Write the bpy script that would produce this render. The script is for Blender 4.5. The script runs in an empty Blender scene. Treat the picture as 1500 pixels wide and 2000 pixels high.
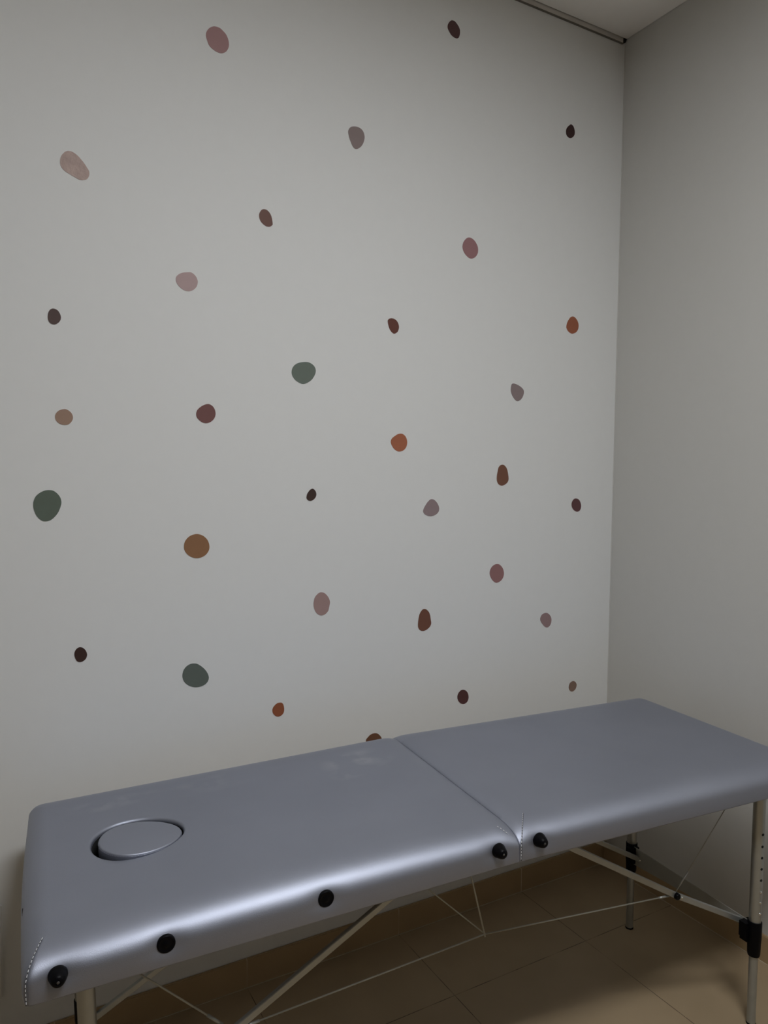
import bpy, bmesh, math, random
from mathutils import Vector, Matrix

random.seed(4)
C = bpy.context.scene.collection
PI = math.pi

# ------------------------------------------------------------------ materials
def new_mat(name):
    m = bpy.data.materials.new(name); m.use_nodes = True
    nt = m.node_tree
    b = next(n for n in nt.nodes if n.type == 'BSDF_PRINCIPLED')
    return m, nt, b

def noise_bump(nt, b, scale, strength, dist=0.001, detail=4.0, stretch=None):
    tc = nt.nodes.new('ShaderNodeTexCoord')
    n = nt.nodes.new('ShaderNodeTexNoise'); n.inputs['Scale'].default_value = scale
    n.inputs['Detail'].default_value = detail
    if stretch:
        mp = nt.nodes.new('ShaderNodeMapping'); mp.inputs['Scale'].default_value = stretch
        nt.links.new(tc.outputs['Object'], mp.inputs['Vector']); nt.links.new(mp.outputs['Vector'], n.inputs['Vector'])
    else:
        nt.links.new(tc.outputs['Object'], n.inputs['Vector'])
    bp = nt.nodes.new('ShaderNodeBump'); bp.inputs['Strength'].default_value = strength
    bp.inputs['Distance'].default_value = dist
    nt.links.new(n.outputs['Fac'], bp.inputs['Height'])
    nt.links.new(bp.outputs['Normal'], b.inputs['Normal'])
    return tc

def mottled(nt, b, c0, c1, scale, detail=3.0):
    tc = nt.nodes.new('ShaderNodeTexCoord')
    n = nt.nodes.new('ShaderNodeTexNoise'); n.inputs['Scale'].default_value = scale
    n.inputs['Detail'].default_value = detail
    nt.links.new(tc.outputs['Object'], n.inputs['Vector'])
    r = nt.nodes.new('ShaderNodeValToRGB')
    r.color_ramp.elements[0].position = 0.3; r.color_ramp.elements[1].position = 0.7
    r.color_ramp.elements[0].color = (*c0, 1); r.color_ramp.elements[1].color = (*c1, 1)
    nt.links.new(n.outputs['Fac'], r.inputs['Fac'])
    nt.links.new(r.outputs['Color'], b.inputs['Base Color'])
    return tc, r

def simple(name, col, rough=0.6, metal=0.0, spec=0.5, bump=None, var=0.04):
    m, nt, b = new_mat(name)
    c0 = tuple(x * (1 - var) for x in col); c1 = tuple(min(1, x * (1 + var)) for x in col)
    mottled(nt, b, c0, c1, 30)
    b.inputs['Roughness'].default_value = rough
    b.inputs['Metallic'].default_value = metal
    b.inputs['Specular IOR Level'].default_value = spec
    if bump: noise_bump(nt, b, *bump)
    return m

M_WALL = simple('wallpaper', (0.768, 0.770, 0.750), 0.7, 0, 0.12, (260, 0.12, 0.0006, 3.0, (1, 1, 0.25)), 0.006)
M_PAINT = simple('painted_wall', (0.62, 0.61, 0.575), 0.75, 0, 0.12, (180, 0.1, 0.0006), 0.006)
M_CEIL = simple('ceiling_paint', (0.90, 0.87, 0.82), 0.85, 0, 0.2, (120, 0.08, 0.0006), 0.008)
M_FAR = simple('far_wall_paint', (0.26, 0.245, 0.22), 0.8, 0, 0.2)

def vmath(nt, op, a, bval):
    n = nt.nodes.new('ShaderNodeMath'); n.operation = op
    for i, v in enumerate((a, bval)):
        if v is None: continue
        if isinstance(v, (int, float)): n.inputs[i].default_value = v
        else: nt.links.new(v, n.inputs[i])
    return n.outputs[0]

TILE = 0.4935
def line_mask(nt, coord, origin, half):
    t = vmath(nt, 'DIVIDE', vmath(nt, 'SUBTRACT', coord, origin), TILE)
    f = vmath(nt, 'FRACT', t, None)
    d = vmath(nt, 'MINIMUM', f, vmath(nt, 'SUBTRACT', 1.0, f))
    return vmath(nt, 'LESS_THAN', d, half / TILE)

def tile_mat(name, c0, c1, grout, axes, half, rough):
    m, nt, b = new_mat(name)
    tc, ramp = mottled(nt, b, c0, c1, 5.0, 6.0)
    sep = nt.nodes.new('ShaderNodeSeparateXYZ'); nt.links.new(tc.outputs['Object'], sep.inputs[0])
    mask = None
    for ax, org in axes:
        k = line_mask(nt, sep.outputs[ax], org, half)
        mask = k if mask is None else vmath(nt, 'MAXIMUM', mask, k)
    n2 = nt.nodes.new('ShaderNodeTexNoise'); n2.inputs['Scale'].default_value = 9
    nt.links.new(tc.outputs['Object'], n2.inputs['Vector'])
    fade = nt.nodes.new('ShaderNodeMapRange')
    fade.inputs['From Min'].default_value = 0.38; fade.inputs['From Max'].default_value = 0.55
    nt.links.new(n2.outputs['Fac'], fade.inputs['Value'])
    fac = vmath(nt, 'MULTIPLY', mask, vmath(nt, 'ADD', vmath(nt, 'MULTIPLY', fade.outputs[0], 0.75), 0.2))
    mx = nt.nodes.new('ShaderNodeMix'); mx.data_type = 'RGBA'
    nt.links.new(fac, mx.inputs['Factor'])
    nt.links.new(ramp.outputs['Color'], mx.inputs['A'])
    mx.inputs['B'].default_value = (*grout, 1)
    nt.links.new(mx.outputs['Result'], b.inputs['Base Color'])
    b.inputs['Roughness'].default_value = rough
    b.inputs['Specular IOR Level'].default_value = 0.4
    return m

M_FLOOR = tile_mat('floor_tile', (0.335, 0.25, 0.15), (0.38, 0.285, 0.175), (0.07, 0.045, 0.026),
                   (('X', -0.402), ('Y', -0.315)), 0.0011, 0.45)
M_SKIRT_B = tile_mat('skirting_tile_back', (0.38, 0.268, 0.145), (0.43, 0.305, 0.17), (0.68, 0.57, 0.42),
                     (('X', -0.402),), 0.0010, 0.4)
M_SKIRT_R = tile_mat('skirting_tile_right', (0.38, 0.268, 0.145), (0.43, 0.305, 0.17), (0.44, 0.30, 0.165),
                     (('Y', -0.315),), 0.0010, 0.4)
M_GROUT = simple('pale_grout', (0.50, 0.42, 0.30), 0.85)
M_TRIM = simple('ceiling_trim_metal', (0.62, 0.59, 0.54), 0.55, 0.1)
M_TRIM_SHADE = simple('ceiling_trim_shade', (0.16, 0.145, 0.12), 0.7)  # dark tone paints the shadow line below the ceiling trim
M_WHITE = simple('white_plastic', (0.70, 0.69, 0.66), 0.4)

def vinyl():
    m, nt, b = new_mat('pearl_grey_vinyl')
    tc, r = mottled(nt, b, (0.352, 0.372, 0.440), (0.378, 0.398, 0.468), 4.0, 5.0)
    # worn pale scuffs on the head section
    col = r.outputs['Color']
    nz = nt.nodes.new('ShaderNodeTexNoise'); nz.inputs['Scale'].default_value = 14; nz.inputs['Detail'].default_value = 6
    nt.links.new(tc.outputs['Object'], nz.inputs['Vector'])
    thr = nt.nodes.new('ShaderNodeMapRange'); thr.inputs['From Min'].default_value = 0.46; thr.inputs['From Max'].default_value = 0.66
    nt.links.new(nz.outputs['Fac'], thr.inputs['Value'])
    tot = None
    for (sx, sy, ax, ay, amt) in SCUFFS:
        mp = nt.nodes.new('ShaderNodeMapping'); mp.vector_type = 'POINT'
        mp.inputs['Location'].default_value = (-sx / ax, -sy / ay, 0)
        mp.inputs['Scale'].default_value = (1 / ax, 1 / ay, 0)
        nt.links.new(tc.outputs['Object'], mp.inputs['Vector'])
        g = nt.nodes.new('ShaderNodeTexGradient'); g.gradient_type = 'SPHERICAL'
        nt.links.new(mp.outputs['Vector'], g.inputs['Vector'])
        k = vmath(nt, 'MULTIPLY', g.outputs['Fac'], amt)
        tot = k if tot is None else vmath(nt, 'ADD', tot, k)
    fac = vmath(nt, 'MULTIPLY', tot, thr.outputs[0])
    mx = nt.nodes.new('ShaderNodeMix'); mx.data_type = 'RGBA'
    nt.links.new(fac, mx.inputs['Factor']); nt.links.new(col, mx.inputs['A'])
    mx.inputs['B'].default_value = (0.54, 0.555, 0.60, 1)
    nt.links.new(mx.outputs['Result'], b.inputs['Base Color'])
    b.inputs['Metallic'].default_value = VINYL_METAL
    b.inputs['Roughness'].default_value = VINYL_ROUGH
    b.inputs['Specular IOR Level'].default_value = 0.5
    # fine leather grain
    n = nt.nodes.new('ShaderNodeTexNoise'); n.inputs['Scale'].default_value = 620; n.inputs['Detail'].default_value = 2
    nt.links.new(tc.outputs['Object'], n.inputs['Vector'])
    n3 = nt.nodes.new('ShaderNodeTexNoise'); n3.inputs['Scale'].default_value = 7; n3.inputs['Detail'].default_value = 2
    nt.links.new(tc.outputs['Object'], n3.inputs['Vector'])
    b1 = nt.nodes.new('ShaderNodeBump'); b1.inputs['Strength'].default_value = 0.40; b1.inputs['Distance'].default_value = 0.0004
    nt.links.new(n.outputs['Fac'], b1.inputs['Height'])
    b2 = nt.nodes.new('ShaderNodeBump'); b2.inputs['Strength'].default_value = 0.25; b2.inputs['Distance'].default_value = 0.006
    nt.links.new(n3.outputs['Fac'], b2.inputs['Height']); nt.links.new(b1.outputs['Normal'], b2.inputs['Normal'])
    nt.links.new(b2.outputs['Normal'], b.inputs['Normal'])
    return m

VINYL_METAL, VINYL_ROUGH = 0.90, 0.52

M_ALU = simple('anodised_aluminium', (0.46, 0.475, 0.46), 0.32, 0.7)
M_ALU2 = simple('aluminium_inner_tube', (0.43, 0.445, 0.43), 0.34, 0.7)
M_PANEL = simple('grey_steel_panel', (0.33, 0.33, 0.30), 0.55, 0.3)
M_BLACK = simple('black_plastic', (0.003, 0.003, 0.004), 0.38, 0, 0.10)
M_HOLE = simple('dark_hole', (0.008, 0.008, 0.008), 0.9)
M_CHROME = simple('chrome_button', (0.85, 0.85, 0.83), 0.15, 1.0)
M_SCREW = simple('dull_screw', (0.16, 0.16, 0.16), 0.4, 0.9)
M_CABLE = simple('coated_cable', (0.46, 0.45, 0.39), 0.45, 0.3)
M_THREAD = simple('pale_thread', (0.75, 0.75, 0.76), 0.5)
M_THREADD = simple('dark_thread', (0.05, 0.05, 0.055), 0.6)
M_BOARD = simple('plywood_board', (0.16, 0.12, 0.08), 0.7)

# ------------------------------------------------------------------ helpers
def link(name, bm, mat, parent=None, smooth=False, auto=None):
    me = bpy.data.meshes.new(name)
    bmesh.ops.recalc_face_normals(bm, faces=bm.faces[:])
    bm.to_mesh(me); bm.free()
    if smooth:
        for p in me.polygons: p.use_smooth = True
        if auto is not None:
            me.set_sharp_from_angle(angle=math.radians(auto))
    o = bpy.data.objects.new(name, me); C.objects.link(o)
    if mat: me.materials.append(mat)
    if parent: o.parent = parent
    return o

def tag(o, label=None, cat=None, group=None, kind=None):
    for k, v in (('label', label), ('category', cat), ('group', group), ('kind', kind)):
        if v: o[k] = v
    return o

def box(bm, lo, hi):
    v = [bm.verts.new((x, y, z)) for x in (lo[0], hi[0]) for y in (lo[1], hi[1]) for z in (lo[2], hi[2])]
    for f in ((0, 1, 3, 2), (4, 6, 7, 5), (0, 4, 5, 1), (2, 3, 7, 6), (0, 2, 6, 4), (1, 5, 7, 3)):
        bm.faces.new([v[i] for i in f])

def struct(name, lo, hi, mat):
    bm = bmesh.new(); box(bm, lo, hi)
    return tag(link(name, bm, mat), kind='structure')

def frame_of(d):
    d = d.normalized()
    a = Vector((0, 0, 1)) if abs(d.z) < 0.9 else Vector((0, 1, 0))
    u = d.cross(a).normalized(); w = u.cross(d).normalized()
    return u, w

def lathe(bm, p0, axis, prof, n=32, cap=True):
    """prof: (distance along axis, radius) pairs"""
    axis = axis.normalized(); u, w = frame_of(axis); rings = []
    for s, r in prof:
        rings.append([bm.verts.new(p0 + axis * s + (u * math.cos(2 * PI * k / n) + w * math.sin(2 * PI * k / n)) * r) for k in range(n)])
    for a, b in zip(rings, rings[1:]):
        for k in range(n):
            bm.faces.new((a[k], a[(k + 1) % n], b[(k + 1) % n], b[k]))
    if cap:
        bm.faces.new(rings[0]); bm.faces.new(rings[-1])

def tube(bm, pts, r, n=10):
    pts = [Vector(p) for p in pts]; rings = []
    for i, p in enumerate(pts):
        d = (pts[min(i + 1, len(pts) - 1)] - pts[max(i - 1, 0)])
        u, w = frame_of(d)
        rings.append([bm.verts.new(p + (u * math.cos(2 * PI * k / n) + w * math.sin(2 * PI * k / n)) * r) for k in range(n)])
    for a, b in zip(rings, rings[1:]):
        for k in range(n):
            bm.faces.new((a[k], a[(k + 1) % n], b[(k + 1) % n], b[k]))
    bm.faces.new(rings[0]); bm.faces.new(rings[-1])

def bar(bm, p0, p1, up, w, h, bevel=0.0015):
    """rectangular bar from p0 to p1; h measured along up, w sideways, chamfered edges"""
    d = (p1 - p0).normalized(); s = d.cross(up).normalized(); t = s.cross(d).normalized()
    a, b2 = w / 2, h / 2; c = bevel
    prof = [(-a + c, -b2), (a - c, -b2), (a, -b2 + c), (a, b2 - c), (a - c, b2), (-a + c, b2), (-a, b2 - c), (-a, -b2 + c)]
    r0 = [bm.verts.new(p0 + s * x + t * y) for x, y in prof]
    r1 = [bm.verts.new(p1 + s * x + t * y) for x, y in prof]
    n = len(prof)
    for k in range(n): bm.faces.new((r0[k], r0[(k + 1) % n], r1[(k + 1) % n], r1[k]))
    bm.faces.new(r0); bm.faces.new(r1)

# ------------------------------------------------------------------ room
HC = 2.9696            # ceiling height
XL, YF = -3.5, -4.0    # far ends of the room behind the photographer
struct('floor', (XL - 0.1, YF - 0.1, -0.06), (0.1, 0.1, 0.0), M_FLOOR)
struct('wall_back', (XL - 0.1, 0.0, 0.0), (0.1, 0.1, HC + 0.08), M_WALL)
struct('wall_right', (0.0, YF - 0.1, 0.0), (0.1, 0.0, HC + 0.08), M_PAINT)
struct('wall_left', (XL - 0.1, YF, 0.0), (XL, 0.0, HC + 0.08), M_FAR)
struct('wall_front', (XL - 0.1, YF - 0.1, 0.0), (0.0, YF, HC + 0.08), M_FAR)
struct('ceiling', (XL, YF, HC), (-0.0015, -0.008, HC + 0.04), M_CEIL)

def skirting(name, lo, hi, mat, axis):
    bm = bmesh.new(); box(bm, lo, hi)
    e = [e for e in bm.edges if all(abs(v.co.z - hi[2]) < 1e-6 for v in e.verts)]
    bmesh.ops.bevel(bm, geom=e, offset=0.002, segments=2, affect='EDGES')
    return tag(link(name, bm, mat), kind='structure')
SK = 0.082
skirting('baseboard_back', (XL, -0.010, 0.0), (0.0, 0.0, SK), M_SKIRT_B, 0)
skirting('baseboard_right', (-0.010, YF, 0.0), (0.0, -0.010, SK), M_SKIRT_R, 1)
struct('trim_1', (XL, -0.0125, 0.0), (-0.010, -0.010, 0.0016), M_GROUT)        # grout bead, back wall
struct('trim_2', (-0.0125, YF, 0.0), (-0.010, -0.0125, 0.0016), M_GROUT)       # grout bead, right wall

# shadow-gap profile between the back wall and the ceiling, stopping short of the corner
bm = bmesh.new()
box(bm, (XL, -0.0045, HC - 0.0165), (-0.014, 0.0, HC + 0.02))
tag(link('trim_3', bm, M_TRIM), kind='structure')
bm = bmesh.new()
box(bm, (XL, -0.0065, HC - 0.0190), (-0.016, 0.0, HC - 0.0165))
tag(link('trim_4', bm, M_TRIM_SHADE), kind='structure')  # lower lip coloured dark as a painted shadow line
# profile ends short of the corner; near-black wedge paints the shade in the opening
bm = bmesh.new()
sec = [(-0.0165, HC - 0.0190), (-0.0050, HC - 0.0120), (0.0, HC - 0.0005), (0.0, HC + 0.02), (-0.0140, HC + 0.02)]
f0 = [bm.verts.new((x, -0.0055, z)) for x, z in sec]; f1 = [bm.verts.new((x, 0.0, z)) for x, z in sec]
bm.faces.new(f0); bm.faces.new(f1)
for k in range(5): bm.faces.new((f0[k], f0[(k + 1) % 5], f1[(k + 1) % 5], f1[k]))
tag(link('gap_shade', bm, M_HOLE), kind='structure')
# thin seal where the wallpaper meets the right wall
struct('trim_6', (-0.003, -0.0015, SK), (0.0, 0.0, HC - 0.02), M_PAINT)

# long flush ceiling lamp, the light of the room
LAMP = Vector((-1.30, -1.86, HC))
LX, LY = 0.45, 0.17
m_em, nt, b = new_mat('lamp_diffuser')
b.inputs['Base Color'].default_value = (0.9, 0.9, 0.9, 1)
b.inputs['Emission Color'].default_value = (0.985, 1.01, 1.05, 1)
b.inputs['Emission Strength'].default_value = 41.5
root = bpy.data.objects.new('ceiling_lamp', None); C.objects.link(root); root.location = LAMP
tag(root, 'long white flush ceiling lamp in front of the dotted wall', 'lamp')
bm = bmesh.new()
box(bm, (-LX - 0.02, -LY - 0.02, -0.028), (-LX, LY + 0.02, 0)); box(bm, (LX, -LY - 0.02, -0.028), (LX + 0.02, LY + 0.02, 0))
box(bm, (-LX, -LY - 0.02, -0.028), (LX, -LY, 0)); box(bm, (-LX, LY, -0.028), (LX, LY + 0.02, 0))
link('lamp_frame', bm, M_WHITE, root)
bm = bmesh.new(); box(bm, (-LX, -LY, -0.022), (LX, LY, -0.004))
link('lamp_diffuser', bm, m_em, root)

# ------------------------------------------------------------------ wall stickers
STICKERS = [
(-1.4630,2.5506,[(-6.5,31.2),(5.6,30.8),(14.9,25.4),(22.1,19.4),(27.2,9.9),(29.5,-0.4),(28.6,-10.9),(22.8,-22.1),(14.1,-28.8),(6.2,-31.0),(-3.8,-30.2),(-13.8,-26.2),(-22.3,-19.9),(-27.2,-9.8),(-30.5,1.4),(-28.9,11.9),(-22.9,21.4),(-15.1,27.8)],(0.362,0.207,0.204),"large dusty rose oval sticker, highest one on the left half of the wall"),
(-0.7296,2.7923,[(-7.3,24.0),(2.3,23.9),(10.5,18.7),(17.2,12.2),(21.5,3.8),(21.7,-6.6),(18.3,-18.1),(13.3,-22.6),(9.3,-23.9),(-0.9,-23.2),(-11.0,-18.5),(-18.2,-11.0),(-23.3,-3.0),(-23.0,6.7),(-17.7,16.3),(-12.7,21.4)],(0.087,0.040,0.039),"dark maroon slanted oval sticker nearest the top edge, right of centre"),
(-1.8095,2.1627,[(-12.1,31.8),(-5.6,31.6),(1.6,28.8),(9.3,23.5),(16.5,16.2),(22.5,9.2),(27.9,1.4),(32.1,-5.4),(32.9,-12.8),(30.7,-20.3),(26.3,-25.9),(19.0,-29.1),(11.7,-30.1),(4.5,-27.7),(-3.9,-24.1),(-12.2,-20.4),(-18.7,-17.6),(-25.2,-12.7),(-29.8,-6.1),(-31.5,1.7),(-30.4,11.9),(-27.1,19.5),(-21.7,26.6),(-16.9,30.1)],(0.463,0.347,0.306),"beige pink wrinkled bean shaped sticker at the upper left of the wall"),
(-1.0612,2.3981,[(-7.4,27.8),(1.3,29.1),(11.0,27.9),(19.0,24.0),(24.3,16.9),(26.9,6.8),(25.4,-4.2),(21.1,-15.1),(14.1,-24.6),(5.4,-31.1),(0.1,-33.0),(-5.1,-32.6),(-11.3,-27.5),(-16.6,-18.1),(-21.5,-7.9),(-25.0,4.1),(-25.1,12.4),(-21.3,20.0),(-15.2,25.2)],(0.253,0.197,0.188),"grey mauve pear shaped sticker in the upper middle, pointing down"),
(-0.2485,2.6013,[(2.0,23.1),(11.4,19.9),(16.6,12.6),(19.9,1.6),(18.0,-8.7),(10.8,-17.6),(0.4,-22.6),(-9.5,-21.7),(-17.1,-15.8),(-19.5,-6.5),(-17.7,3.7),(-11.2,12.9),(-4.0,19.0)],(0.049,0.021,0.020),"tiny blackish maroon pointed sticker just below the ceiling corner"),
(-1.3310,2.1249,[(-6.8,22.4),(0.1,22.2),(7.1,18.1),(12.6,11.1),(16.1,1.6),(17.7,-7.5),(18.1,-13.2),(16.5,-16.4),(11.1,-20.3),(4.8,-21.6),(-2.1,-20.6),(-11.4,-15.3),(-17.6,-7.8),(-20.0,0.4),(-19.5,9.1),(-15.3,17.0),(-11.4,20.7)],(0.150,0.071,0.053),"dark reddish brown seed shaped sticker above the pale mauve rounded sticker"),
(-0.6555,2.1514,[(-5.3,30.8),(3.6,30.2),(15.4,24.5),(23.0,16.4),(28.6,7.1),(29.9,-3.7),(28.0,-14.2),(20.7,-24.6),(12.3,-30.2),(3.9,-32.8),(-5.7,-31.4),(-16.3,-25.1),(-24.9,-16.3),(-29.8,-5.3),(-29.6,4.7),(-25.5,15.4),(-17.3,25.1),(-11.1,29.2)],(0.319,0.167,0.170),"dusty rose oval sticker in the upper right half, above the rust orange egg"),
(-1.5446,1.9300,[(1.8,22.1),(9.5,23.0),(16.5,20.2),(22.9,14.1),(26.4,7.0),(27.4,0.2),(24.9,-9.9),(19.2,-17.5),(12.1,-22.6),(4.4,-25.3),(-4.0,-25.0),(-12.3,-21.9),(-21.3,-15.2),(-26.8,-7.7),(-28.8,-0.4),(-27.4,7.3),(-21.8,13.5),(-14.9,17.9),(-7.9,20.3)],(0.440,0.318,0.308),"pale mauve rounded sticker wider than tall, left of centre in the upper half"),
(-1.8590,1.8058,[(-1.5,18.1),(4.1,17.3),(9.4,13.8),(12.9,8.4),(15.2,1.0),(14.5,-6.1),(10.8,-12.5),(5.4,-16.9),(0.0,-18.8),(-5.8,-17.8),(-10.5,-14.2),(-13.1,-7.8),(-13.5,-0.9),(-12.3,6.9),(-9.5,12.9),(-6.0,16.5)],(0.081,0.048,0.040),"small dark brown egg shaped sticker near the left edge, above the round tan one"),
(-0.9330,1.8812,[(-6.2,20.9),(2.2,20.2),(10.8,16.3),(17.0,9.0),(20.0,-0.4),(19.1,-9.3),(15.0,-17.4),(9.3,-21.6),(4.2,-23.5),(-2.0,-21.5),(-9.6,-14.7),(-14.3,-6.4),(-17.2,2.9),(-18.6,10.8),(-16.9,15.7),(-12.8,19.0)],(0.131,0.046,0.032),"small chestnut brown bean sticker up and right of the wide green sticker"),
(-0.2178,1.9565,[(-0.2,30.4),(9.3,28.6),(19.8,20.9),(25.9,11.3),(27.9,1.2),(25.9,-10.2),(19.2,-19.7),(9.9,-25.3),(-0.2,-28.0),(-10.4,-26.4),(-20.6,-20.5),(-27.2,-11.9),(-27.5,-2.7),(-24.1,7.8),(-18.1,17.7),(-9.6,26.8)],(0.314,0.103,0.052),"rust orange egg shaped sticker beside the right corner of the wall"),
(-1.2199,1.7216,[(3.5,29.6),(14.3,29.4),(24.3,25.6),(31.9,19.4),(36.1,10.5),(35.3,0.6),(30.4,-9.7),(22.9,-19.4),(12.1,-26.9),(2.1,-31.0),(-5.3,-31.5),(-14.4,-28.7),(-25.0,-22.7),(-33.2,-13.5),(-36.4,-3.9),(-35.3,6.6),(-30.1,16.0),(-21.9,22.7),(-11.3,26.9)],(0.142,0.172,0.143),"wide green rounded sticker in the middle of the wall"),
(-0.4562,1.7138,[(-16.5,27.2),(-7.2,26.2),(5.6,22.5),(18.5,16.2),(26.9,8.6),(28.6,0.6),(26.2,-9.4),(20.6,-18.8),(11.5,-26.5),(2.3,-29.2),(-4.7,-27.4),(-14.1,-19.8),(-21.8,-9.6),(-26.1,1.8),(-26.4,13.3),(-23.3,24.2)],(0.257,0.200,0.196),"grey mauve pointed sticker up and left of the tall brown sticker by the corner"),
(-1.8401,1.5702,[(0.2,19.1),(6.2,18.4),(12.8,14.5),(17.6,8.8),(19.9,0.5),(18.0,-7.5),(13.7,-13.5),(7.6,-17.7),(1.5,-18.5),(-5.7,-17.5),(-12.8,-13.9),(-18.1,-7.7),(-19.8,-0.6),(-18.5,6.5),(-14.3,12.5),(-8.2,16.7)],(0.342,0.221,0.160),"small round tan sticker near the left edge, above the largest green sticker"),
(-1.4958,1.5947,[(5.2,25.2),(11.7,23.4),(18.3,18.4),(22.7,10.8),(24.5,1.6),(23.0,-7.1),(18.9,-14.4),(12.3,-20.4),(5.1,-23.9),(-2.9,-25.2),(-11.6,-22.8),(-19.4,-17.5),(-25.1,-10.7),(-26.9,-2.3),(-24.4,7.1),(-17.9,14.4),(-10.7,19.8),(-2.7,23.6)],(0.178,0.078,0.071),"round burgundy sticker left of the wide green sticker in the middle"),
(-0.9071,1.5359,[(3.1,26.4),(11.8,25.4),(20.5,19.5),(25.5,11.4),(27.7,1.6),(26.2,-9.2),(21.0,-18.4),(12.4,-24.8),(2.8,-27.5),(-5.8,-26.8),(-16.4,-21.3),(-24.1,-12.9),(-29.0,-3.2),(-29.1,4.9),(-24.4,12.4),(-15.9,18.4),(-6.5,24.0)],(0.384,0.130,0.065),"bright burnt orange rounded sticker in the middle of the wall"),
(-0.5103,1.4378,[(-2.4,35.8),(5.1,34.4),(13.2,28.2),(19.2,17.9),(22.9,4.4),(24.9,-7.3),(24.5,-14.6),(20.2,-22.7),(11.2,-29.0),(2.1,-32.6),(-7.0,-32.6),(-16.1,-28.1),(-22.0,-20.0),(-23.9,-10.2),(-23.1,2.3),(-20.5,14.8),(-17.4,26.0),(-10.8,33.3)],(0.182,0.080,0.049),"tall brown pebble sticker right of the bright burnt orange sticker"),
(-1.1952,1.3794,[(3.1,17.6),(8.2,15.6),(12.9,10.2),(15.1,3.2),(14.3,-3.8),(10.5,-10.0),(4.2,-15.0),(-3.4,-17.0),(-10.2,-15.2),(-14.8,-9.8),(-14.8,-3.6),(-12.8,3.4),(-8.6,9.5),(-3.6,14.9)],(0.054,0.029,0.022),"smallest blackish brown sticker, in the middle between the burgundy and mauve ones"),
(-0.7887,1.3345,[(3.3,28.5),(10.4,26.3),(19.8,18.5),(26.6,8.6),(29.5,-1.7),(26.9,-11.1),(20.4,-17.8),(11.2,-22.3),(1.1,-24.2),(-9.0,-23.6),(-19.2,-20.4),(-27.3,-14.3),(-29.9,-7.5),(-26.6,1.8),(-20.7,11.0),(-12.8,20.6),(-3.8,27.7)],(0.287,0.216,0.219),"grey mauve triangular sticker below the bright burnt orange sticker"),
(-0.1787,1.3359,[(-2.6,23.4),(7.8,20.7),(15.9,13.3),(20.9,2.6),(21.8,-7.0),(18.2,-16.6),(11.9,-21.8),(2.8,-23.3),(-6.4,-20.5),(-16.9,-13.1),(-22.4,-3.5),(-22.8,7.1),(-17.9,16.6),(-10.4,22.3)],(0.119,0.052,0.054),"small dark plum oval sticker beside the right corner, at mid height"),
(-1.8796,1.3603,[(4.8,35.7),(13.2,34.2),(20.3,29.3),(26.8,21.4),(30.3,12.8),(30.9,3.6),(28.2,-6.8),(23.9,-17.3),(17.7,-26.3),(9.8,-34.0),(2.0,-37.8),(-5.1,-38.5),(-12.2,-36.7),(-19.2,-30.7),(-24.9,-22.2),(-28.8,-11.1),(-30.3,-0.7),(-29.1,10.9),(-24.9,20.5),(-18.9,26.9),(-11.2,32.0),(-3.5,34.9)],(0.115,0.144,0.112),"largest green sticker, an upright rounded one near the left edge"),
(-1.5226,1.2475,[(0.6,31.6),(10.7,29.4),(20.2,24.0),(28.2,15.4),(32.5,5.1),(33.6,-5.9),(30.6,-15.9),(23.6,-24.3),(14.1,-29.6),(3.2,-32.0),(-6.8,-30.9),(-16.9,-26.7),(-25.4,-19.8),(-31.8,-10.2),(-33.6,-0.1),(-31.6,11.2),(-25.2,21.0),(-17.3,27.2),(-8.7,30.4)],(0.282,0.144,0.070),"large round ochre brown sticker above the lower green sticker"),
(-0.5267,1.1160,[(0.6,30.0),(10.4,27.6),(19.7,20.3),(26.2,10.8),(29.6,-1.3),(27.4,-13.9),(20.7,-23.5),(11.7,-29.3),(-0.8,-32.0),(-11.1,-27.8),(-20.3,-19.1),(-27.3,-7.8),(-29.6,2.3),(-27.2,13.0),(-20.1,22.5),(-10.1,28.3)],(0.300,0.155,0.149),"dusty rose oval sticker in the lower right half, under the tall brown one"),
(-1.1606,1.0646,[(-0.3,33.6),(7.5,31.2),(15.3,24.3),(21.9,15.0),(25.5,3.6),(24.2,-5.1),(22.5,-13.0),(20.0,-21.5),(13.1,-28.9),(5.3,-32.6),(-2.5,-33.1),(-11.2,-29.6),(-18.9,-22.2),(-24.1,-12.2),(-26.3,-1.0),(-25.5,10.0),(-22.6,20.0),(-15.8,28.2),(-8.1,33.2)],(0.374,0.248,0.230),"pale mauve oval sticker with a notched right side, low in the middle"),
(-0.8081,0.9840,[(-0.5,36.1),(7.6,33.2),(15.9,24.7),(20.2,14.9),(22.9,1.6),(24.6,-8.1),(24.2,-14.1),(20.2,-21.5),(11.7,-28.1),(2.6,-31.9),(-6.5,-32.6),(-14.6,-30.2),(-21.3,-23.5),(-24.1,-14.7),(-23.6,-2.7),(-21.8,9.1),(-18.4,21.7),(-12.5,30.6),(-6.6,35.3)],(0.170,0.070,0.044),"tall dark brown pebble sticker low in the middle, flat at its lower right"),
(-0.3079,0.9383,[(-1.4,26.1),(9.9,22.3),(19.5,13.3),(24.3,2.3),(23.4,-10.1),(18.6,-19.2),(11.3,-24.3),(3.8,-25.3),(-5.0,-21.7),(-16.4,-11.1),(-24.1,-0.9),(-26.2,7.9),(-22.8,17.1),(-15.0,23.5)],(0.313,0.209,0.206),"small dull mauve oval sticker low on the wall beside the right corner"),
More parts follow.
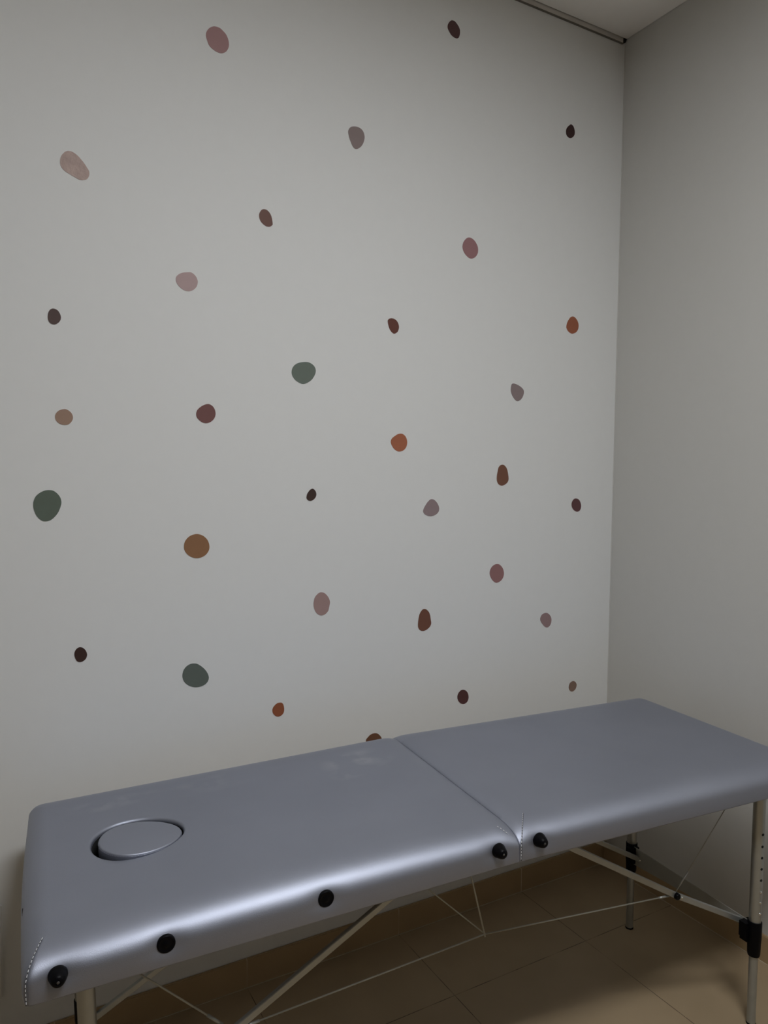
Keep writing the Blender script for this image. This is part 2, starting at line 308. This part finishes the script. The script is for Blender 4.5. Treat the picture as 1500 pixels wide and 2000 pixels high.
(-1.8104,0.9910,[(0.0,19.3),(6.2,16.7),(11.8,10.3),(14.9,1.8),(14.5,-5.0),(11.6,-11.4),(6.5,-15.6),(1.4,-17.4),(-3.5,-17.1),(-7.9,-14.5),(-11.8,-8.0),(-13.9,0.4),(-13.5,7.8),(-10.6,14.2),(-5.6,18.4)],(0.049,0.022,0.016),"small almost black round sticker low near the left edge"),
(-1.5272,0.9028,[(-1.9,32.7),(5.4,30.4),(14.8,23.7),(24.3,14.4),(31.3,3.9),(35.2,-7.0),(34.6,-15.8),(30.1,-23.3),(22.7,-28.2),(13.2,-31.0),(2.9,-31.4),(-7.2,-29.3),(-18.1,-24.1),(-27.4,-15.6),(-33.0,-6.0),(-34.8,4.4),(-32.9,15.1),(-27.9,23.9),(-20.0,30.2),(-11.3,33.1)],(0.118,0.140,0.119),"wide dark green sticker lowest of the green ones, left of centre"),
(-1.2928,0.7766,[(5.6,17.7),(10.6,15.8),(14.3,10.1),(16.4,0.4),(16.0,-9.0),(12.3,-16.2),(5.7,-20.3),(-2.5,-21.0),(-9.8,-17.5),(-16.3,-10.2),(-18.5,-2.0),(-17.2,5.5),(-12.3,11.8),(-5.0,16.9),(0.7,17.8)],(0.293,0.090,0.038),"small rust brown teardrop sticker low on the wall, right of the lowest green one"),
(-0.6555,0.7192,[(0.1,23.5),(8.9,20.1),(16.6,12.8),(21.2,2.2),(21.5,-8.7),(17.3,-18.0),(9.7,-22.8),(1.0,-23.7),(-8.8,-20.0),(-17.6,-11.9),(-22.3,-1.4),(-21.8,8.4),(-17.1,16.7),(-8.6,22.7)],(0.094,0.038,0.036),"small round dark burgundy sticker just above the right half of the massage table"),
(-0.1762,0.6887,[(2.6,17.9),(11.2,14.8),(18.1,6.4),(19.0,-1.7),(14.7,-12.0),(5.7,-18.2),(-4.1,-19.1),(-12.7,-14.1),(-17.6,-5.5),(-17.5,3.3),(-13.6,11.7),(-5.9,16.6)],(0.244,0.158,0.121),"tiny taupe oval sticker lowest by the right corner, above the table end"),
(-0.9826,0.6332,[(1.8,21.1),(10.4,18.2),(18.1,11.4),(23.9,2.7),(26.9,-7.1),(25.1,-17.0),(17.5,-23.3),(6.1,-25.5),(-7.2,-22.3),(-20.5,-14.0),(-28.0,-3.4),(-29.5,6.1),(-22.6,13.3),(-15.1,18.8),(-6.7,21.1)],(0.161,0.071,0.038),"brown sticker half hidden behind the massage table cushion near its fold"),
]

def smooth_outline(pts, sub=5):
    n = len(pts); out = []
    for i in range(n):
        p0, p1, p2, p3 = (Vector(pts[(i + k) % n]) for k in (-1, 0, 1, 2))
        for s in range(sub):
            t = s / sub
            out.append(0.5 * ((2 * p1) + (p2 - p0) * t + (2 * p0 - 5 * p1 + 4 * p2 - p3) * t * t + (3 * p1 - p0 - 3 * p2 + p3) * t ** 3))
    return out

for i, (sx, sz, pts, col, label) in enumerate(STICKERS):
    m = simple('sticker_vinyl', col, 0.55, 0, 0.35, (60, 0.9, 0.004, 5.0) if i == 2 else None, 0.12 if i == 2 else 0.03)
    bm = bmesh.new()
    o2 = smooth_outline(pts)
    f = [bm.verts.new((q.x / 1000, -0.0010, q.y / 1000)) for q in o2]
    g = [bm.verts.new((q.x / 1000, 0.0, q.y / 1000)) for q in o2]
    bm.faces.new(f); bm.faces.new(list(reversed(g)))
    n = len(f)
    for k in range(n): bm.faces.new((f[k], g[k], g[(k + 1) % n], f[(k + 1) % n]))
    o = link('wall_sticker', bm, m)
    o.location = (sx, 0.0, sz)
    tag(o, label, 'wall sticker', 'pebble stickers scattered over the wall')

# ------------------------------------------------------------------ white panel on the wall, left edge
root = bpy.data.objects.new('wall_panel', None); C.objects.link(root); root.location = (-2.17, 0, 0.185)
tag(root, 'white wall-mounted panel low on the wall at the left end of the table', 'panel')
bm = bmesh.new(); box(bm, (-0.178, -0.012, 0.0), (0.178, 0.0, 0.231))
bmesh.ops.bevel(bm, geom=bm.edges[:], offset=0.004, segments=3, affect='EDGES')
link('panel_frame', bm, M_WHITE, root, True, 40)
bm = bmesh.new(); box(bm, (-0.160, -0.015, 0.018), (0.160, -0.0115, 0.213))
bmesh.ops.bevel(bm, geom=bm.edges[:], offset=0.0015, segments=2, affect='EDGES')
link('panel_cover', bm, M_WHITE, root, True, 40)

# ------------------------------------------------------------------ massage table
HX, HY, HZ = -1.06104, -0.48731, 0.72755     # middle of the fold, on the top surface
TH = -0.0834962
TILT = {-1: 0.0323105, 1: -0.0011513}
L, W, T = 0.90489, 0.62223, 0.06647
LEGX, LEGY = L - 0.08867, 0.22307
BRY = 0.185
table = bpy.data.objects.new('massage_table', None); C.objects.link(table)
table.location = (HX, HY, 0.0)
tag(table, 'folding massage table with silver grey vinyl cushions and aluminium legs along the dotted wall', 'massage table')

def axes(side):
    t = TILT[side]
    ex = Vector((math.cos(TH) * math.cos(t), math.sin(TH) * math.cos(t), math.sin(t)))
    ey = Vector((-math.sin(TH), math.cos(TH), 0))
    return ex, ey, ex.cross(ey)
def P(side, x, y, z):
    """section coordinates -> coordinates of the table"""
    ex, ey, ez = axes(side)
    return Vector((0, 0, HZ)) + ex * x + ey * y + ez * z

def w2t(x, y):  # helper for the scuffs (table coordinates)
    q = P(-1, x, y, 0); return q.x, q.y
SCUFFS = []
for (lx, ly, ax, ay, amt) in ((-0.155, 0.165, 0.11, 0.07, 1.1), (-0.21, 0.10, 0.05, 0.035, 0.9), (-0.74, 0.20, 0.13, 0.035, 0.8), (-0.50, 0.20, 0.16, 0.05, 0.5)):
    a, b_ = w2t(lx, ly); SCUFFS.append((a, b_, ax, ay, amt))
M_VINYL = vinyl()

def loop(x0, x1, y0, y1, rcs, nl, ns, nc):
    """points of a rounded rectangle from the front left corner, counter-clockwise: (x, y, side weights)"""
    out = []
    def straight(a, b, n, s):
        for k in range(n):
            t = k / n; out.append((a[0] + (b[0] - a[0]) * t, a[1] + (b[1] - a[1]) * t, s, s, 0.0))
    def corner(cx, cy, rc, a0, s0, s1):
        for k in range(nc):
            t = k / nc; an = a0 + t * PI / 2
            out.append((cx + rc * math.cos(an), cy + rc * math.sin(an), s0, s1, t))
    a, b, c, d = rcs        # front left, front right, back right, back left
    straight((x0 + a, y0), (x1 - b, y0), nl, 0); corner(x1 - b, y0 + b, b, -PI / 2, 0, 1)
    straight((x1, y0 + b), (x1, y1 - c), ns, 1); corner(x1 - c, y1 - c, c, 0, 1, 2)
    straight((x1 - c, y1), (x0 + d, y1), nl, 2); corner(x0 + d, y1 - d, d, PI / 2, 2, 3)
    straight((x0, y1 - d), (x0, y0 + a), ns, 3); corner(x0 + a, y0 + a, a, PI, 3, 0)
    return out

HOLE_C = (-0.700, 0.016)
def egg(an, a, b, k):
    """egg outline, fuller towards the head end"""
    x = a * math.cos(an); y = b * math.sin(an) * (1 - k * math.cos(an))
    return x, y
def egg_at(an, a, b, k):
    lo, hi = an - 0.6, an + 0.6
    for _ in range(30):
        mid = (lo + hi) / 2
        x, y = egg(mid, a, b, k); d = math.atan2(y, x)
        d = (d - an + PI) % (2 * PI) - PI
        if d < 0: lo = mid
        else: hi = mid
    return egg((lo + hi) / 2, a, b, k)
EG = (0.0890, 0.0790, 0.12)
PUSH = {-1: [-0.856, -0.694, -0.416, -0.050], 1: [0.050, 0.856]}
A_FB, C_FB = 0.068, 0.037     # roll of the front, back and outer edges
A_END = 0.036
A_H, C_H = 0.048, 0.009       # shallow roll along the fold

def dimple(side, x, y, z):
    if y > -W / 2 + 0.03: return 0.0
    s = 0.0
    for k, px in enumerate(PUSH[side]):
        d2 = ((x - px) / 0.028) ** 2 + ((z + 0.034) / 0.017) ** 2
        s += 0.0048 * math.exp(-d2)
    return s

def fold_drop(x):
    t = max(0.0, 1 - abs(x) / A_H)
    return C_H * t * t * t

def crown(side, x, y):
    if side > 0: amt = 0.003
    else: amt = 0.0095
    m = math.sin(PI * min(1.0, abs(x) / L)) ** 0.8
    t = (y + W / 2) / 0.20                      # 0 at the front face, 1 well inside
    g = 1.0 if t < 0.3 else max(0.0, 1 - (t - 0.3) / 0.7)
    return amt * m * g * g * (3 - 2 * g)

def cushion(side):
    x0, x1 = (-L, -0.0006) if side < 0 else (0.0006, L)
    y0, y1 = -W / 2, W / 2
    hinge = 1 if side < 0 else 3
    endside = 3 if side < 0 else 1
    A = [A_FB] * 4; Cc = [C_FB] * 4
    A[hinge] = 0.0; A[endside] = A_END
    nl, ns, nc = 170, 90, 5
    rings = []
    def ring(ph=None, s=None, inset=0.0, zoff=None):
        ins = [a * (1 - math.sin(ph)) if ph is not None else 0.0 for a in A]
        rc = 0.0015 + (0.011 * math.sin(ph) if ph is not None else 0.011)
        rb = rc * 2.0
        rcs = (rc, 0.003, 0.003, rb) if side < 0 else (0.003, rc, rb, 0.003)
        pts = loop(x0 + ins[3] + inset, x1 - ins[1] - inset, y0 + ins[0] + inset, y1 - ins[2] - inset, rcs, nl, ns, nc)
        r = []
        for (x, y, s0, s1, t) in pts:
            c = Cc[s0] + (Cc[s1] - Cc[s0]) * t
            if ph is not None:
                z = -c * (1 - math.cos(ph)) - fold_drop(x) * math.cos(ph)
                if s0 == endside and s1 == endside:
                    x += side * 0.0085 * 0.707 * math.sin(ph) * math.cos(PI * y / W * 0.9)
            elif zoff is not None: z = zoff
            else:
                z = -c + (-T + c) * s
                # soft bulge of the foam, none along the fold
                w = 0.0008 * math.sin(PI * min(1, s * 1.0))
                if s0 == endside and s1 == endside:
                    w += 0.0085 * math.sin(PI * min(1, 0.25 + 0.6 * s)) * math.cos(PI * y / W * 0.9)
                if s0 == hinge or s1 == hinge: w = 0
                nx = {0: (0, -1), 1: (1, 0), 2: (0, 1), 3: (-1, 0)}[s0]
                x += nx[0] * w; y += nx[1] * w
            if ph is not None: z += crown(side, x, y) * math.cos(ph)
            y += dimple(side, x, y, z)
            r.append((x, y, z))
        return r
    top = ring(0.0)
    # inner rings of the top surface
    if side < 0:
        NT = [0.06, 0.13, 0.22, 0.30, 0.38, 0.46, 0.54, 0.61, 0.68, 0.75, 0.81, 0.86, 0.90, 0.93, 0.95, 0.97, 0.985]; NI = len(NT) + 1
        inner = []
        for (x, y, z) in top:
            an = math.atan2(y - HOLE_C[1], x - HOLE_C[0])
            ex_, ey_ = egg_at(an, *EG)
            ex_ = -ex_ if False else ex_
            inner.append((HOLE_C[0] + ex_, HOLE_C[1] + ey_))
        # wall of the face hole, from below up to the rolled rim
        d = [((q[0] - HOLE_C[0]), (q[1] - HOLE_C[1])) for q in inner]
        for zz, k in ((-T, 0.0), (-0.030, 0.0), (-0.0075, 0.0)):
            rings.append([(HOLE_C[0] + a, HOLE_C[1] + b_, zz) for a, b_ in d])
        for ph in (0.25, 0.5, 0.75, 1.0):
            an = ph * PI / 2; off = 0.006 * (1 - math.cos(an))
            rr = []
            for a, b_ in d:
                l = math.hypot(a, b_); rr.append((HOLE_C[0] + a * (l + off) / l, HOLE_C[1] + b_ * (l + off) / l, -0.0075 + 0.0073 * math.sin(an)))
            rings.append(rr)
        base = rings[-1]
        for k in range(1, NI):
            t = NT[k - 1]
            rings.append([(a[0] + (b_[0] - a[0]) * t, a[1] + (b_[1] - a[1]) * t, -0.0002 * (1 - t) - fold_drop(a[0] + (b_[0] - a[0]) * t)) for a, b_ in zip(base, top)])
    else:
        cx, cy = (x0 + x1) / 2, 0
        for t in (0.02, 0.2, 0.35, 0.45, 0.52, 0.58, 0.64, 0.70, 0.76, 0.82, 0.87, 0.90, 0.92, 0.94, 0.96, 0.98):
            rings.append([(cx + (q[0] - cx) * t, cy + (q[1] - cy) * t, -fold_drop(cx + (q[0] - cx) * t)) for q in top])
    rings.append(top)
    for k in range(1, 13): rings.append(ring(k / 12 * PI / 2))
    for k in range(1, 13): rings.append(ring(None, k / 12))
    rings.append(ring(None, None, 0.004, -T - 0.0015))
    rings.append(ring(None, None, 0.030, -T - 0.0015))
    ntop = len(rings) - 27                      # rings inside the top surface get the crown here
    rings = [[(x, y, z + (crown(side, x, y) if (i < ntop and not (side < 0 and i < 7)) else 0.0)) for (x, y, z) in r] for i, r in enumerate(rings)]
    bm = bmesh.new()
    vr = [[bm.verts.new(P(side, *q)) for q in r] for r in rings]
    for a, b_ in zip(vr, vr[1:]):
        n = len(a)
        for k in range(n): bm.faces.new((a[k], a[(k + 1) % n], b_[(k + 1) % n], b_[k]))
    if side > 0: bm.faces.new(vr[0])
    else:
        n = len(vr[0])      # underside around the hole
        a, b_ = vr[0], vr[-1]
        for k in range(n): bm.faces.new((b_[k], b_[(k + 1) % n], a[(k + 1) % n], a[k]))
    if side > 0: bm.faces.new(vr[-1])
    return link('cushion', bm, M_VINYL, table, True)

CUSH = {-1: cushion(-1), 1: cushion(1)}
# near-black sleeve added inside the face hole, painting the shade in it
bm = bmesh.new()
an_ = [2 * PI * k / 96 for k in range(96)]
li = [[bm.verts.new(P(-1, HOLE_C[0] + egg(a, *EG)[0] * 0.992, HOLE_C[1] + egg(a, *EG)[1] * 0.992, z)) for a in an_] for z in (-0.0085, -0.03, -T + 0.001)]
for a, b_ in zip(li, li[1:]):
    for k in range(96): bm.faces.new((a[k], a[(k + 1) % 96], b_[(k + 1) % 96], b_[k]))
link('hole_shade', bm, M_HOLE, CUSH[-1], True)

def roll_point(ph, x, side, lift=0.0006):
    """point on the rolled front edge"""
    y = -W / 2 + A_FB * (1 - math.sin(ph))
    z = -C_FB * (1 - math.cos(ph)) + (crown(side, x, y) - fold_drop(x)) * math.cos(ph)
    return P(side, x, y - lift * math.sin(ph), z + lift * math.cos(ph))

def stitches(parent, side, pts, on=0.0045, off=0.0022, r=0.0006, mat=None, name='stitching'):
    """dashed thread along a polyline"""
    dense = []
    for a, b_ in zip(pts, pts[1:]):
        n = max(2, int((b_ - a).length / 0.0005))
        dense += [a.lerp(b_, k / n) for k in range(n)]
    bm = bmesh.new(); s = 0.0; cur = []
    for a, b_ in zip(dense, dense[1:]):
        if (s % (on + off)) < on: cur.append(a)
        else:
            if len(cur) > 2: tube(bm, [cur[0], cur[len(cur) // 2], cur[-1]], r, 6)
            cur = []
        s += (b_ - a).length
    if len(cur) > 2: tube(bm, [cur[0], cur[-1]], r, 6)
    return link(name, bm, mat or M_THREAD, parent)

def corner_seam(side, path, cord=True):
    """path: x along the table as a function of the roll angle"""
    phs = [0.15 + k / 24 * (PI / 2 - 0.15) for k in range(25)]
    pts = [roll_point(ph, path(ph), side) for ph in phs]
    low = pts[-1]; end = P(side, path(PI / 2), -W / 2 - 0.0006, -T + 0.003)
    if cord: pts += [low.lerp(end, k / 10) for k in range(1, 11)]
    else: pts = pts[5:13]
    if cord:
        bm = bmesh.new(); tube(bm, pts, 0.0008, 6)
        link('seam_cord', bm, M_THREADD, CUSH[side])
    ey = axes(side)[1]
    sx = axes(side)[0] * (0.0013 if side > 0 else 0.0)
    stitches(CUSH[side], side, [q - ey * 0.0006 + axes(side)[2] * 0.0006 - sx for q in pts])
corner_seam(-1, lambda ph: -L + 0.030 * (1 - math.sin(ph)) + 0.0035)
corner_seam(1, lambda ph: 0.0045 + 0.052 * (1 - math.sin(ph)))
corner_seam(-1, lambda ph: -0.005 - 0.045 * (1 - math.sin(ph)), False)

# plywood boards under the cushions
for side in (-1, 1):
    bm = bmesh.new()
    x0, x1 = sorted((side * 0.02, side * (L - 0.03)))
    lo = (x0, -W / 2 + 0.045, -T - 0.022); hi = (x1, W / 2 - 0.045, -T - 0.0015)
    cs = [P(side, x, y, z) for x in (lo[0], hi[0]) for y in (lo[1], hi[1]) for z in (lo[2], hi[2])]
    v = [bm.verts.new(q) for q in cs]
    for f in ((0, 1, 3, 2), (4, 6, 7, 5), (0, 4, 5, 1), (2, 3, 7, 6), (0, 2, 6, 4), (1, 5, 7, 3)):
        bm.faces.new([v[i] for i in f])
    link('base_board', bm, M_BOARD, table)

# buttons on the front edge
def knob(side, x, parent):
    ex, ey, ez = axes(side); d = -ey
    p0 = P(side, x, -W / 2 + 0.0045, -0.031)
    bm = bmesh.new()
    lathe(bm, p0, d, [(0, 0.0145), (0.004, 0.0145), (0.0055, 0.0138), (0.010, 0.0128), (0.015, 0.0112), (0.0195, 0.0092), (0.0215, 0.0074), (0.0222, 0.004), (0.0205, 0.0034), (0.0205, 0.0005)], 32)
    k = link('edge_knob', bm, M_BLACK, parent, True, 50)
    bm = bmesh.new(); lathe(bm, p0 + d * 0.0203, d, [(0, 0.003), (0.0012, 0.0026), (0.0016, 0.001)], 16)
    link('knob_screw', bm, M_SCREW, k, True)
def disc(side, p0, d, parent, r=0.0150):
    bm = bmesh.new()
    lathe(bm, p0, d, [(-0.003, r), (0.0015, r), (0.0030, r - 0.001), (0.0035, r - 0.0028), (0.0026, r - 0.0042), (0.0024, 0.006), (0.0034, 0.0045), (0.0036, 0.001)], 36)
    return link('vent_grommet', bm, M_BLACK, parent, True, 50)
knob(-1, -0.856, table); knob(-1, -0.050, table); knob(1, 0.050, table); knob(1, 0.856, table)
for x in (-0.694, -0.416):
    disc(-1, P(-1, x, -W / 2 + 0.0045, -0.031), -axes(-1)[1], table)
disc(-1, P(-1, -L - 0.0022, -0.10, -0.036), -axes(-1)[0], table, 0.009)

# legs
RU, RL = 0.0150, 0.0110
def floor_hit(side, x, y):
    ex, ey, ez = axes(side); a = P(side, x, y, 0); return -a.z / ez.z     # local z of the floor
def leg(side, sy):
    ex, ey, ez = axes(side); x, y = side * LEGX, sy * LEGY
    zf = floor_hit(side, x, y); down = -ez
    bm = bmesh.new(); lathe(bm, P(side, x, y, -T - 0.001), down, [(0, RU), (0.45, RU), (0.452, RU - 0.001)], 32)
    lg = link('leg', bm, M_ALU, table, True, 40)
    bm = bmesh.new(); lathe(bm, P(side, x, y, -0.50), down, [(0, RL), (-zf - 0.50 - 0.004, RL)], 28)
    link('extension_tube', bm, M_ALU2, lg, True, 40)
    bm = bmesh.new(); lathe(bm, P(side, x, y, zf + 0.0045), down, [(0, RL + 0.0003), (0.002, RL + 0.0012), (0.0035, RL + 0.0012), (0.0044, RL + 0.0006)], 28)
    link('foot_cap', bm, M_BLACK, lg, True, 40)
    # clamp collar with a lug facing the middle of the table
    bm = bmesh.new()
    lathe(bm, P(side, x, y, -0.446), down, [(0, 0.0166), (0.002, 0.0176), (0.045, 0.0176), (0.060, 0.0166), (0.088, 0.0158), (0.093, 0.0146), (0.094, 0.0112)], 32)
    for (xa, xb, za, zb) in ((-0.027, 0.006, -0.452, -0.492), (-0.023, 0.004, -0.492, -0.502)):
        lo = (min(side * xa, side * xb), 0, 0); hi = (max(side * xa, side * xb), 0, 0)
        ya, yb = (y - sy * 0.004, y - sy * 0.026)
        cs = [P(side, x + xx, yy, zz) for xx in (lo[0], hi[0]) for yy in (ya, yb) for zz in (za, zb)]
        v = [bm.verts.new(q) for q in cs]
        for f in ((0, 1, 3, 2), (4, 6, 7, 5), (0, 4, 5, 1), (2, 3, 7, 6), (0, 2, 6, 4), (1, 5, 7, 3)):
            bm.faces.new([v[i] for i in f])
    link('height_clamp', bm, M_BLACK, lg, True, 35)
    # row of adjustment holes, the lowest three filled by spring buttons
    out = (ey * sy - ex * side * 0.12).normalized()
    for k, zz in enumerate((-0.208, -0.240, -0.270, -0.300, -0.330)):
        bm = bmesh.new(); lathe(bm, P(side, x, y, zz) + out * (RU - 0.002), out, [(0, 0.0036), (0.0022, 0.0036)], 16)
        link('adjustment_hole', bm, M_HOLE, lg)
    for zz in (-0.362, -0.390, -0.420):
        bm = bmesh.new(); lathe(bm, P(side, x, y, zz) + out * (RU - 0.002), out, [(0, 0.0036), (0.003, 0.0034), (0.0042, 0.0022), (0.0045, 0.0006)], 16)
        link('spring_button', bm, M_CHROME, lg, True)
    return lg
for side in (-1, 1):
    for sy in (-1, 1): leg(side, sy)

# folding braces: from under the fold down to the clamps
BR = {(-1, -1): (-0.156, 0.254, 0.5135), (-1, 1): (-0.409, 0.661, 0.512), (1, -1): (-0.154, 0.250, 0.579), (1, 1): (-0.394, 0.649, 0.562)}
def brace_z(side, sy, x):
    z0, x0, sl = BR[(side, sy)]
    return z0 - sl * (abs(x) - x0)
KNX = 0.568
for side in (-1, 1):
    for sy in (-1, 1):
        y = sy * BRY
        up = axes(side)[1]
        a = P(side, side * 0.135, y, brace_z(side, sy, 0.135)); k = P(side, side * KNX, y, brace_z(side, sy, KNX)); e = P(side, side * 0.818, y, {(1, -1): -0.468, (-1, -1): -0.452}.get((side, sy), -0.486))
        bm = bmesh.new(); bar(bm, a, k, up, 0.0145, 0.010); bar(bm, k, e, up, 0.0145, 0.010)
        br = link('brace', bm, M_ALU, table)
        ex, ey, ez = axes(side)
        bm = bmesh.new(); lathe(bm, k - ey * 0.004, -ey, [(0, 0.0085), (0.003, 0.0085), (0.0075, 0.0080), (0.009, 0.0065)], 24)
        link('brace_knob', bm, M_BLACK, br, True, 40)
        bm = bmesh.new(); lathe(bm, k.lerp(e, 0.075) - ey * 0.004, -ey, [(0, 0.0036), (0.003, 0.0036), (0.0038, 0.0022)], 16)
        link('brace_rivet', bm, M_CHROME, br, True)
        bm = bmesh.new(); lathe(bm, e - ey * 0.004 - (e - k).normalized() * 0.008, -ey, [(0, 0.0045), (0.003, 0.0045), (0.0045, 0.003)], 16)
        link('pivot_bolt', bm, M_CHROME, br, True)

# flat cross panel joining the two clamps at each end
for side in (-1, 1):
    bm = bmesh.new()
    xs = sorted((side * 0.8085, side * 0.8105))
    cs = [P(side, x, y, z) for x in xs for (y, zl) in ((-0.205, -0.474), (0.205, -0.508)) for z in (zl, -0.451)]
    v = [bm.verts.new(q) for q in cs]
    for f in ((0, 1, 3, 2), (4, 6, 7, 5), (0, 4, 5, 1), (2, 3, 7, 6), (0, 2, 6, 4), (1, 5, 7, 3)):
        bm.faces.new([v[i] for i in f])
    link('cross_panel', bm, M_PANEL, table)

# tension cables
def cable(pts, r, swage=None):
    bm = bmesh.new(); tube(bm, pts, r, 10)
    c = link('cable', bm, M_CABLE, table, True)
    if swage:
        a, b_ = swage
        bm = bmesh.new(); tube(bm, [a, b_], r * 1.7, 10); link('cable_sleeve', bm, M_ALU, c, True)
    return c
for sy in (-1,):
    y = sy * BRY
    J = P(-1, -0.006, y, -0.2925)
    KR = P(1, KNX - 0.004, y, brace_z(1, sy, KNX) + 0.001); KL = P(-1, -(KNX - 0.004), y, brace_z(-1, sy, KNX) + 0.001)
    cable([J, KR], 0.0017, (KR.lerp(J, 0.03), KR.lerp(J, 0.09)))
    cable([J, KL], 0.0017, (KL.lerp(J, 0.03), KL.lerp(J, 0.09)))
    cable([J - Vector((0, 0, 0.006)), P(-1, -0.058, y, -T - 0.004)], 0.0019)
    cable([J, P(-1, -0.226, y, -T - 0.004)], 0.0014)
    for side in (-1, 1):
        K = P(side, side * (KNX + 0.004), y, brace_z(side, sy, KNX) + 0.008)
        U = P(side, side * (0.800), y, -T - 0.010)
        cable([K, U], 0.0011 if side > 0 else 0.0017, (K.lerp(U, 0.05), K.lerp(U, 0.17)))

# ------------------------------------------------------------------ face-hole plug, a loose cushion in the hole
PLUG_C = (-0.696, 0.009)
ex, ey, ez = axes(-1)
plug = bpy.data.objects.new('face_hole_plug', None); C.objects.link(plug)
base = P(-1, PLUG_C[0], PLUG_C[1], 0.0) + table.location
plug.location = base
tag(plug, 'small egg shaped silver grey cushion plug sitting tilted in the face hole of the table', 'cushion')
TX, TY = 0.060, -0.022      # slopes: higher towards the head end and the front
def PL(x, y, z):
    zz = z + 0.0035 - x * TX + y * TY
    return ex * x + ey * y + ez * zz
bm = bmesh.new()
NS = 72; rings = []
prof = [(0.02, 0.0015), (0.4, 0.0014), (0.75, 0.0010), (0.90, 0.0003), (0.955, -0.0006)]
ang = [2 * PI * k / NS for k in range(NS)]
EP = (0.0800, 0.0715, 0.12)
for f, z in prof:
    rings.append([PL(egg(a, *EP)[0] * f, egg(a, *EP)[1] * f, z) for a in ang])
for k in range(1, 6):
    t = k / 5 * PI / 2; f = 0.955 + 0.045 * math.sin(t); z = -0.0006 - 0.0035 * (1 - math.cos(t))
    rings.append([PL(egg(a, *EP)[0] * f, egg(a, *EP)[1] * f, z) for a in ang])
for z, f in ((-0.006, 1.0), (-0.020, 1.006), (-0.045, 1.0), (-0.060, 0.97)):
    rings.append([PL(egg(a, *EP)[0] * f, egg(a, *EP)[1] * f, z) for a in ang])
vr = [[bm.verts.new(q) for q in r] for r in rings]
for a, b_ in zip(vr, vr[1:]):
    for k in range(NS): bm.faces.new((a[k], a[(k + 1) % NS], b_[(k + 1) % NS], b_[k]))
bm.faces.new(vr[0]); bm.faces.new(vr[-1])
pad = link('plug_pad', bm, M_VINYL, plug, True)
pp = [PL(egg(a, *EP)[0] * 1.002, egg(a, *EP)[1] * 1.002, -0.0048) for a in ang]
pp.append(pp[0])
stitches(plug, -1, pp, 0.004, 0.0016, 0.0007, M_VINYL, 'plug_seam')

# ------------------------------------------------------------------ world, camera, view
w = bpy.data.worlds.new('World'); bpy.context.scene.world = w; w.use_nodes = True
w.node_tree.nodes['Background'].inputs['Color'].default_value = (0, 0, 0, 1)

cam = bpy.data.cameras.new('Camera'); co = bpy.data.objects.new('Camera', cam); C.objects.link(co)
yaw, pitch, roll = 0.5167232, -0.0559925, 0.0100280
d = Vector((math.sin(yaw) * math.cos(pitch), math.cos(yaw) * math.cos(pitch), math.sin(pitch)))
r = Vector((math.cos(yaw), -math.sin(yaw), 0)); u = r.cross(d)
r2 = r * math.cos(roll) + u * math.sin(roll); u2 = -r * math.sin(roll) + u * math.cos(roll)
m = Matrix((r2, u2, -d)).transposed().to_4x4(); m.translation = (-2.047831, -1.918809, 1.45)
co.matrix_world = m
cam.sensor_fit = 'HORIZONTAL'; cam.sensor_width = 36.0; cam.lens = 1438.837 / 1500 * 36.0
cam.clip_start = 0.02
sc = bpy.context.scene; sc.camera = co
vs = sc.view_settings
vs.view_transform = 'Standard'; vs.look = 'None'; vs.gamma = 1.0; vs.exposure = 0.0
vs.use_curve_mapping = False
